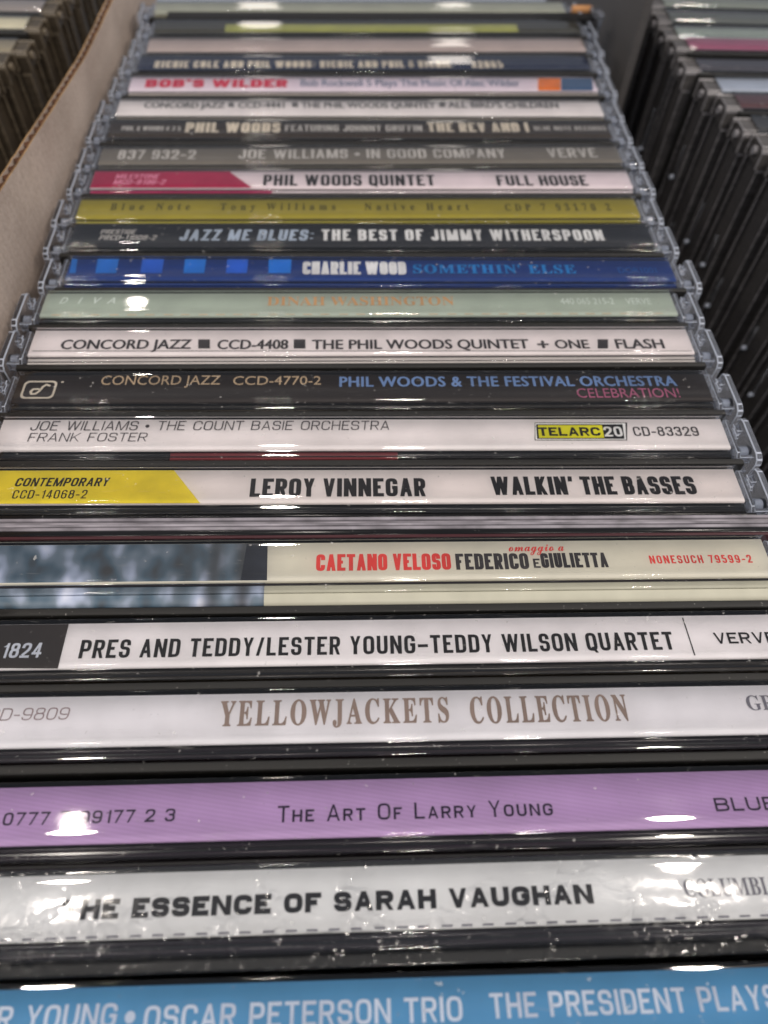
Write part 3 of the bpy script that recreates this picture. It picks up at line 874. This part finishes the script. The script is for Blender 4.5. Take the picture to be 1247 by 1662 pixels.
def photo_print():
    """blurry blue-grey photograph printed on the paper"""
    m, nt, ns, lk = new_mat('blurry_photo_print')
    b = ns['Principled BSDF']
    co = obj_coords(nt, False, (130, 90, 90))
    nz = N(nt, 'ShaderNodeTexNoise', Scale=1.6, Detail=2.0)
    lk.new(co, nz.inputs['Vector'])
    r = N(nt, 'ShaderNodeValToRGB')
    e = r.color_ramp.elements
    e[0].position = 0.30; e[0].color = rgb(40, 42, 46) + (1,)
    e[1].position = 0.72; e[1].color = rgb(196, 200, 214) + (1,)
    for p, c in ((0.42, (56, 78, 94)), (0.52, (92, 106, 120)), (0.62, (150, 160, 182))):
        x = e.new(p); x.color = rgb(*c) + (1,)
    lk.new(nz.outputs[0], r.inputs[0])
    w = N(nt, 'ShaderNodeTexWave', Scale=0.55, Distortion=2.2)
    lk.new(co, w.inputs['Vector'])
    mx = N(nt, 'ShaderNodeMixRGB', blend_type='MULTIPLY')
    sx = N(nt, 'ShaderNodeSeparateXYZ'); tc = N(nt, 'ShaderNodeTexCoord')
    lk.new(tc.outputs['Object'], sx.inputs[0])
    mr = N(nt, 'ShaderNodeMapRange'); mr.inputs['From Min'].default_value = -0.030; mr.inputs['From Max'].default_value = -0.020
    mr.inputs['To Max'].default_value = 0.85
    lk.new(sx.outputs[0], mr.inputs['Value']); lk.new(mr.outputs[0], mx.inputs[0])
    lk.new(r.outputs[0], mx.inputs[1]); lk.new(w.outputs[0], mx.inputs[2])
    gr = N(nt, 'ShaderNodeTexNoise', Scale=2500.0, Detail=1.0)
    g2 = N(nt, 'ShaderNodeMixRGB', blend_type='OVERLAY'); g2.inputs[0].default_value = 0.35
    lk.new(mx.outputs[0], g2.inputs[1]); lk.new(gr.outputs[0], g2.inputs[2])
    lk.new(g2.outputs[0], b.inputs['Base Color'])
    b.inputs['Roughness'].default_value = 0.4
    return m
PHOTO = photo_print()

def spine(root, key):
    col = BASE[key][0]
    pm = paper('spine_paper_' + key, col, 0.42, 0.09 if key == 'R3' else 0.0, 0.045)
    mb = MB()
    mb.sweep_x([(-0.62, -0.70), (-0.66, -0.52), (-3.8, -0.5), (-6.9, -0.52), (-7.0, -0.95)], -W, W, 24, 0,
               lambda x, y: 0.03 * noise.noise(Vector((x * 0.05 + root.location.y * 900, y * 0.1, 0))) * 0.5)
    o = mb.build('spine_label', pm, root)
    return o

def add_print(sp, key):
    d = CASES[key]
    z = -0.455
    for col, pts in d['blocks']:
        mb = MB()
        mb.add([(x, y, z) for x, y in pts], [tuple(range(len(pts)))])
        mb.build('printed_block', ink(col), sp)
        z += 0.004
    cols = {}
    for s, st, col, x0, x1, yb, h in d['text']:
        cols.setdefault(col, []).append((s, st, x0, x1, yb, h))
    for col, items in cols.items():
        mb = MB()
        for s, st, x0, x1, yb, h in items: write(mb, s, st, x0, x1, yb, h, z)
        mb.build('lettering', ink(col), sp)
        z += 0.012

ROOTS = {}
for key, d in CASES.items():
    nm, lab = LAB[key]
    tilt = {'R3': 0.0, 'R12': 0.0, 'R10': -0.006}.get(key, random.uniform(-0.012, 0.012))
    root = empty(nm, 'clear jewel case with ' + lab, 'CD case', GROUP, (d['x'], d['y'], 0), d['yaw'], tilt)
    ROOTS[key] = root
    sp = spine(root, key)
    if key == 'R6':
        mb = MB(); mb.add([(-W, -0.70, -0.485), (-14.2, -0.70, -0.485), (-13.9, -6.8, -0.485), (-W, -6.8, -0.485)], [(0, 3, 2, 1)])
        mb.build('photo_panel', PHOTO, sp)
        mb = MB(); mb.add([(-17.2, -0.70, -0.48), (-14.2, -0.70, -0.48), (-13.9, -6.8, -0.48), (-17.6, -6.8, -0.48)], [(0, 3, 2, 1)])
        mb.build('printed_block', paper('ink_dark_slate', rgb(40, 44, 54), 0.4, 0, 0.3), sp)
    add_print(sp, key)
    link('tray', ME_TRAY, root)
    link('spine_wall', ME_MIRROR if int(key[1:]) < 15 else ME_MIRROR_LOW, root)
    link('clear_shell', ME_SHELL, root)
    if key != 'R8': link('lid', ME_LID, root, (0, 0 if key != 'R6' else -1.7, 0))
    link('hinge_arm', ME_HINGE_R, root); link('hinge_arm', ME_HINGE_L, root)
    link('end_wall', ME_END_R, root); link('end_wall', ME_END_L, root)
    b = BASE[key][1]
    P_ = lambda n, c, r=0.3: paper('booklet_' + n, c, r)
    if key == 'R6':
        cream = paper('booklet_cream', rgb(172, 170, 154), 0.35); teal = PHOTO
        prof = [(-7.0, -0.9), (-7.6, -0.75)] + [(-7.7, -0.55 - 0.0)] + [(-7.7 - 3.2 * math.sin(math.radians(a)), -2.6 + 2.05 * math.cos(math.radians(a))) for a in range(0, 91, 10)]
        mb = MB()
        mb.sweep_x(prof, -W, -14.2, 1, 0); mb.sweep_x(prof, -14.2, W, 1, 1)
        mb.build('booklet_edge', [PHOTO, cream], root)
        mb = MB(); mb.box(-W, W, -7.28, -7.5, -2.0, -0.55)
        mb.build('rail', PLUM, root)
    elif key == 'R9':
        red = paper('booklet_dark_red', rgb(104, 40, 44), 0.3)
        band_part(root, [(-W, -31.6, BLACK), (-31.6, 4.6, red), (4.6, W, BLACK)])
    elif key == 'R11':
        band_part(root, [(-W, W, paper('booklet_white', rgb(196, 190, 186), 0.3))])
    elif key == 'R13':
        band_part(root, [(-W, W, paper('booklet_blue', rgb(26, 56, 120), 0.25))])
    elif key == 'R15':
        band_part(root, [(-W, W, paper('booklet_gold', rgb(150, 142, 50), 0.3))])
    elif key == 'R16':
        band_part(root, [(-W, -20.5, paper('booklet_magenta', rgb(176, 50, 98), 0.3)), (-20.5, W, paper('booklet_pale', rgb(214, 204, 206), 0.3))])  # the label's reflection, painted in its magenta and pale colours
    elif key == 'R17':
        band_part(root, [(-W, W, paper('booklet_grey', rgb(96, 92, 84), 0.3))])
    elif key == 'R19':
        band_part(root, [(-W, W, paper('booklet_olive_grey', rgb(120, 114, 104), 0.3))])
    elif key == 'R20':
        band_part(root, [(-W, W, paper('booklet_rose_grey', rgb(186, 178, 170), 0.3))])
    elif key == 'R24':
        band_part(root, [(-W, W, paper('booklet_cream_dull', rgb(178, 172, 140), 0.3))])
    else:
        band_part(root, [(-W, W, b)])

# emblem in a rounded square on the dark brown spine
def emblem(sp):
    mb = MB()
    z = -0.40
    cx, cy, w, h = -55.2, -4.15, 2.75, 2.05
    pts = []
    for sx, sy, a in ((1, 1, 0), (-1, 1, 90), (-1, -1, 180), (1, -1, 270)):
        for i in range(5):
            t = math.radians(a + 90 * i / 4)
            pts.append((cx + sx * (w - .85) + .85 * math.cos(t), cy + sy * (h - .85) + .85 * math.sin(t)))
    inner = [(cx + (x - cx) * 0.87, cy + (y - cy) * 0.83) for x, y in pts]
    n = len(pts)
    mb.add([(x, y, z) for x, y in pts + inner], [(i, (i + 1) % n, n + (i + 1) % n, n + i) for i in range(n)])
    note = [(cx + 1.7, cy + .85), (cx + 1.0, cy + 1.15), (cx + .55, cy + .7), (cx + .15, cy - .35), (cx - .35, cy - .95), (cx - 1.0, cy - 1.0), (cx - 1.25, cy - .45), (cx - .95, cy + .1), (cx - .2, cy + .15), (cx + .25, cy - .1)]
    stroke_poly(mb, note, 0.42, z + 0.003)
    mb.add([(-51.7 + .25 * math.cos(a), -2.4 + .2 * math.sin(a), z) for a in [i * math.pi / 5 for i in range(10)]], [tuple(range(10))])
    mb.build('emblem', ink('CR'), sp)
emblem([c for c in ROOTS['R10'].children if c.name.startswith('spine_label')][0])

# little moulded teeth under three of the spines
for key, step, mt in (('R2', 2.35, 'G'), ('R12', 3.3, 'TN')):
    mb = MB(); x = -57.0
    while x < 57:
        w = step * 0.5
        mb.box(x, x + w, -6.62, -6.80, -0.45, -0.41)
        x += step + random.uniform(-0.25, 0.25)
    o = mb.build('teeth', ink(mt), ROOTS[key]); o['kind'] = 'stuff'

# lint, chips and scuffs lying on the nearer cases
LINT = paper('pale_lint', (0.55, 0.54, 0.52), 0.7)
for key in ('R1', 'R2', 'R3', 'R4', 'R5', 'R6', 'R8', 'R9', 'R10', 'R11', 'R12', 'R13', 'R14'):
    rr = random.Random(key)
    mb = MB()
    for i in range(16):
        y = rr.choice((rr.uniform(-8.7, -7.4), rr.uniform(-8.7, -7.4), rr.uniform(-10.1, -9.1), rr.uniform(-7, -0.5)))
        z = 0.02 if y > -7 else (-0.28 if y > -8.8 else -0.52)
        x = rr.uniform(-55, 55); a = rr.uniform(0, math.pi)
        if y > -7 and rr.random() < 0.5: continue
        l = rr.choice((0.05, 0.07, 0.09, 0.25, 0.45)) ; w = 0.02 if l > 0.2 else l * 0.6
        pts = [(x, y)]
        for k in range(3):
            a += rr.uniform(-0.5, 0.5)
            pts.append((pts[-1][0] + math.cos(a) * l / 3, pts[-1][1] + math.sin(a) * l / 3 * 0.6))
        stroke_poly(mb, pts, w, z)
    o = mb.build('lint', LINT, ROOTS[key]); o['kind'] = 'stuff'

# shrink wrap round the second case
mb = MB()
prof = [(0.02, -6.0)] + arc(-0.25, -0.15, 0.30, 0, 90, 4) + [(-0.25 - (10.1 - 0.5) * i / 40, 0.17) for i in range(1, 41)] + arc(-10.0, -0.15, 0.30, 90, 170, 4) + [(-10.32, -6.0)]
def wr(x, y):
    v = Vector((x * 0.16, y * 0.35, 3.0))
    a = noise.noise(v) * 0.035 + abs(noise.noise(v * 2.3)) * 0.02
    a += (0.045 if y > -7.4 else 0.0) * max(0.0, min(1.0, (y + 7.4) * 1.5)) * math.sin(-y * 2 * math.pi / 5.2 + 1.2 + 0.8 * noise.noise(Vector((x * 0.06, 0, 9))))      # the film bellies between its edges
    return a * (1.0 if -10.1 < y < -0.1 else 0.0)
mb.sweep_x(prof, -64.3, 64.3, 420, 0, wr)
mb.build('shrink_wrap', FILM, ROOTS['R2'])

# thin sleeve between the cream case and the yellow-white case
t = empty('cd_sleeve', 'thin sleeve showing grey page edges and a black fold, without any title', 'CD sleeve', None, (0.8, 59.25, 0), 0.003)
page = paper('page_edge', rgb(128, 124, 130), 0.35, 0, 0.3)
for i, (ya, yb, z) in enumerate(((0.0, -0.48, -0.5), (-0.56, -0.98, -0.8), (-1.06, -1.42, -0.55), (-1.50, -2.0, -0.7))):
    mb = MB(); mb.prism_x([(ya, -120), (ya, z), (yb, z), (yb, -120)], -63.0, 63.0, 0.06)
    mb.build('page', page, t)
mb = MB(); mb.prism_x([(-2.10, -125), (-2.10, -0.7), (-3.0, -0.7), (-3.0, -125)], -63.5, 63.5, 0.1)
mb.build('cover', BLACK, t)
mb = MB(); mb.prism_x([(-3.06, -125), (-3.06, -0.6), (-3.55, -0.6), (-3.55, -125)], -63.5, 63.5, 0.08)
mb.build('spine_fold', paper('maroon_card', rgb(62, 34, 38), 0.35), t)
# black edge of the yellow-white case
mb = MB(); mb.prism_x([(-8.9, DEEP), (-8.9, -0.7), (-9.38, -0.7), (-9.38, DEEP)], -W - 1.2, W + 1.2, 0.1)
mb.build('lid', BLACK, ROOTS['R8'])

# wide black sleeve behind the olive case
t = empty('cd_sleeve', 'wide black sleeve with orange strip, its rounded corner sticking out at the right', 'CD sleeve', None, (2.2, 233.3, 0), 0.045)
mb = MB(); mb.prism_x([(0, -130), (0, -0.3), (-4.2, -0.3), (-4.2, -130)], -56, 67.2, 0.3)
mb.build('cover', plastic('matt_black_card', (0.006, 0.006, 0.007), 0.6, 0.3, 0.1), t)
mb = MB(); mb.rbox(66.0, 68.0, -0.2, -4.4, -22, 0.4, 0.8, 4)
mb.build('clear_corner', SOLID, t)
mb = MB(); mb.rbox(60.6, 66.6, 0.1, 3.0, -6, 0.5, 0.4, 3)
mb.build('orange_strip', paper('dull_orange_card', rgb(176, 128, 84), 0.5), t)

# ------------------------------------------------------------------ neighbouring rows of cases
def side_case(root, lid_m, label_col, end_me, side, seed):
    """case of a neighbouring row: same construction, plain spine"""
    pm = paper('side_paper_%d_%d_%d' % tuple(int(c * 255) for c in label_col), label_col, 0.42, 0, 0.05)
    mb = MB()
    mb.sweep_x([(-0.62, -0.70), (-0.66, -0.52), (-6.9, -0.52), (-7.0, -0.95)], -W, W)
    mb.build('spine_label', pm, root)
    link('tray', ME_TRAY, root)
    link('clear_shell', ME_SHELL, root)
    link('lid', ME_LID, root)
    band_part(root, [(-W, W, BLACK)])
    link('hinge_arm', ME_EAR_R if side > 0 else ME_EAR_L, root)
    link('end_wall', end_me, root)
    rr = random.Random(seed)
    mb = MB()
    xs = side * (W + 4.05)
    z0 = -rr.uniform(14, 50); l = rr.uniform(4, 12)
    y = rr.uniform(-6.5, -3.5)
    xa, xb = sorted((xs - side * 0.35, xs + side * 0.35))
    mb.rbox(xa, xb, y - 0.22, y + 0.22, z0 - l, z0, 0.15)
    xa, xb = sorted((xs - side * 0.35, xs + side * 1.1))
    mb.rbox(xa, xb, y - 0.45, y + 0.45, z0 - l - 1.1, z0 - l + 0.1, 0.4, 3, 1)
    if rr.random() < 0.35:
        z1 = z0 - l - rr.uniform(18, 45)
        mb.rbox(xa, xb, y - 0.5, y + 0.5, z1 - 1.2, z1, 0.3, 3, 1)
    o = mb.build('clip', [SOLID, FROST], root); o['kind'] = 'stuff'  # pale rods and nubs at random heights, added to stand for glints

RIGHT = [
 (273.0, 89.5, rgb(120, 120, 116), 'grey spine beyond the top edge'),
 (262.5, 89.0, rgb(160, 160, 150), 'light grey spine beyond the top edge'),  # y, left end x, colour, label words
 (252.0, 88.5, rgb(130, 136, 128), 'pale grey-green spine'),
 (242.0, 88.2, rgb(96, 100, 96), 'dull green spine at the top edge'),
 (231.6, 87.6, rgb(148, 158, 150), 'pale green spine behind the pink one'),
 (221.5, 87.4, rgb(150, 78, 108), 'pink spine'),
 (212.0, 88.2, rgb(66, 64, 74), 'charcoal spine just in front of the pink one'),
 (201.5, 91.0, rgb(170, 178, 192), 'silvery white spine'),
 (191.3, 92.8, rgb(88, 52, 56), 'dark red spine in front of the silvery one'),
]
for i in range(13):
    RIGHT.append((180.9 - 10.45 * i, 94.6 + 0.9 * i + random.uniform(-0.9, 0.9), rgb(60 + 12 * (i % 3), 60, 62), None))
WORDS = ['first', 'second', 'third', 'fourth', 'fifth', 'sixth', 'seventh', 'eighth', 'ninth', 'tenth', 'eleventh', 'twelfth', 'thirteenth']
for i, (y, xl, c, wd) in enumerate(RIGHT):
    if wd: lab = 'jewel case in the right-hand row, ' + wd
    else: lab = 'dark case end at right, %s before the dark red spine' % WORDS[i - 9]
    r = empty('cd_case', lab, 'CD case', 'CD cases standing in the row to the right', (xl + W + 4.3, y, -0.2 + random.uniform(-1.2, 0.8)), random.uniform(-0.012, 0.012), random.uniform(-0.006, 0.006), 0)
    side_case(r, GREYLID, c, ME_END_L, -1, 50 + i)

LEFT = [
 (288.0, -80.5, rgb(90, 86, 80), 'dark spine farthest behind'),
 (277.6, -81.5, rgb(100, 96, 90), 'dark end seen above the cardboard rim'),
 (267.2, -82.3, rgb(130, 126, 120), 'dark end beside the cardboard rim'),
 (256.8, -83.2, rgb(120, 116, 110), 'grey end just left of the cardboard rim'),
 (246.5, -84.0, rgb(120, 116, 110), 'grey spine at the top left corner'),
 (236.0, -84.4, rgb(150, 142, 138), 'pinkish grey spine behind the white one'),
 (225.5, -86.4, rgb(206, 200, 176), 'white spine with a yellow glint along its edge'),
 (214.6, -87.4, rgb(150, 140, 118), 'dull tan spine in front of the white one'),
 (204.2, -89.6, rgb(80, 74, 66), 'dark spine next to the cardboard wall'),
 (193.8, -90.4, rgb(96, 84, 70), 'brown spine at the left picture edge'),
 (183.4, -91.6, rgb(60, 56, 52), 'nearly black spine at the left picture edge'),
]
for i, (y, xr, c, wd) in enumerate(LEFT):
    r = empty('cd_case', 'jewel case left of the cardboard wall, ' + wd, 'CD case', 'CD cases standing in the row to the left', (xr - W - 4.3, y, -0.2 + random.uniform(-1.0, 0.8)), random.uniform(-0.01, 0.02))
    side_case(r, GREYLID, c, ME_END_R2, 1, 90 + i)

# ------------------------------------------------------------------ cardboard wall, grey divider, floor
def cardboard():
    m, nt, ns, lk = new_mat('brown_cardboard')
    b = ns['Principled BSDF']
    co = obj_coords(nt, False)
    n1 = N(nt, 'ShaderNodeTexNoise', Scale=45.0, Detail=4.0); n2 = N(nt, 'ShaderNodeTexNoise', Scale=1600.0, Detail=4.0)
    lk.new(co, n1.inputs['Vector']); lk.new(co, n2.inputs['Vector'])
    c1 = ramp(nt, n1.outputs[0], 0.3, 0.7, rgb(158, 143, 132) + (1,), rgb(182, 167, 156) + (1,))
    c2 = ramp(nt, n2.outputs[0], 0.3, 0.7, (0.70, 0.67, 0.64, 1), (1, 1, 1, 1))
    mx = N(nt, 'ShaderNodeMixRGB', blend_type='MULTIPLY'); mx.inputs[0].default_value = 0.7
    lk.new(c1, mx.inputs[1]); lk.new(c2, mx.inputs[2]); lk.new(mx.outputs[0], b.inputs['Base Color'])
    b.inputs['Roughness'].default_value = 0.85
    # faint flutes pressing through the liner
    w = N(nt, 'ShaderNodeTexWave', Scale=130.0, Distortion=0.6); w.bands_direction = 'Y'
    lk.new(co, w.inputs['Vector'])
    b1 = N(nt, 'ShaderNodeBump', Strength=0.3, Distance=0.0002); lk.new(w.outputs[0], b1.inputs['Height'])
    b2 = N(nt, 'ShaderNodeBump', Strength=0.3, Distance=0.0001); lk.new(n2.outputs[0], b2.inputs['Height']); lk.new(b1.outputs[0], b2.inputs['Normal'])
    b3 = N(nt, 'ShaderNodeBump', Strength=0.5, Distance=0.002); lk.new(n1.outputs[0], b3.inputs['Height']); lk.new(b2.outputs[0], b3.inputs['Normal'])
    lk.new(b3.outputs[0], b.inputs['Normal'])
    return m
CARD = cardboard()
RAW = paper('raw_card_edge', rgb(134, 106, 72), 0.9, 0, 0.25)
FLUTE = paper('flute_paper', rgb(84, 58, 44), 0.9, 0, 0.2)

t = empty('cardboard_wall', 'brown corrugated cardboard side of the box, left of the row', 'cardboard box wall', None, (-64.6, 0, 0), 0)
def topz(y):
    pts = [(60, 16.5), (118, 12.6), (137, 10.9), (160, 9.0), (188, 6.9), (220, 6.4), (262, 6.8)]
    for (a, za), (b_, zb) in zip(pts, pts[1:]):
        if y <= b_: return za + (zb - za) * (max(y, a) - a) / (b_ - a) + 0.12 * noise.noise(Vector((y * 0.15, 0, 0)))
    return pts[-1][1]
def bend(y, z): return -0.25 * noise.noise(Vector((y * 0.02, z * 0.05, 4))) - max(0.0, z) * 0.03
def liner(x0, x1, name, mat, cap):
    mb = MB(); ys = [20 + 1.0 * i for i in range(246)]
    vs = []; fs = []
    for y in ys:
        tz = topz(y) - (0.0 if cap else 0.15 + 0.15 * noise.noise(Vector((y * .5, 3, 0))))
        zs = [DEEP, -60, -20, -5, 0, 3, tz - 1.0, tz]
        for z in zs: vs.append((x1 + bend(y, z), y, z))
        for z in zs[::-1]: vs.append((x0 + bend(y, z), y, z))
    n = 16
    for i in range(len(ys) - 1):
        for j in range(n):
            a = i * n + j; b_ = i * n + (j + 1) % n
            fs.append((a, b_, b_ + n, a + n))
    mb.add(vs, fs, False)
    for k, f in enumerate(fs): mb.m[k] = 1 if (k % n) == 7 else 0
    return mb.build(name, [mat, RAW], t, None, True)
liner(-0.28, 0.0, 'inner_liner', CARD, True)
liner(-2.0, -1.72, 'outer_liner', CARD, False)
mb = MB(); vs = []; fs = []; n = 0
for i in range(0, 245 * 4):
    y = 20 + i / 4.0
    x = -1.0 + 0.66 * math.sin(y * 2 * math.pi / 3.4)
    tz = topz(y) - 0.35
    for z in (DEEP, tz): vs += [(x + bend(y, z) - 0.09, y, z), (x + bend(y, z) + 0.09, y, z)]
for i in range(245 * 4 - 1):
    a = i * 4
    fs += [(a, a + 2, a + 6, a + 4), (a + 2, a + 3, a + 7, a + 6), (a + 3, a + 1, a + 5, a + 7)]
mb.add(vs, fs, True)
mb.build('flute', FLUTE, t)

t = empty('divider_panel', 'smooth dark grey panel standing between the middle and right rows', 'divider panel', None, (76.5, 0, 0), 0)
mb = MB(); mb.rbox(-1.2, 1.2, 214.0, 330.0, DEEP, 22.0, 0.5)
mb.build('panel', plastic('dull_grey_sheet', (0.075, 0.070, 0.068), 0.55, 0.12, 0.05, 0.1), t)

mb = MB(); mb.box(-260, 300, -60, 420, DEEP - 6, DEEP - 1)
o = mb.build('box_floor', plastic('dark_box_floor', (0.03, 0.026, 0.024), 0.7, 0.3, 0.1), None)
o['kind'] = 'structure'
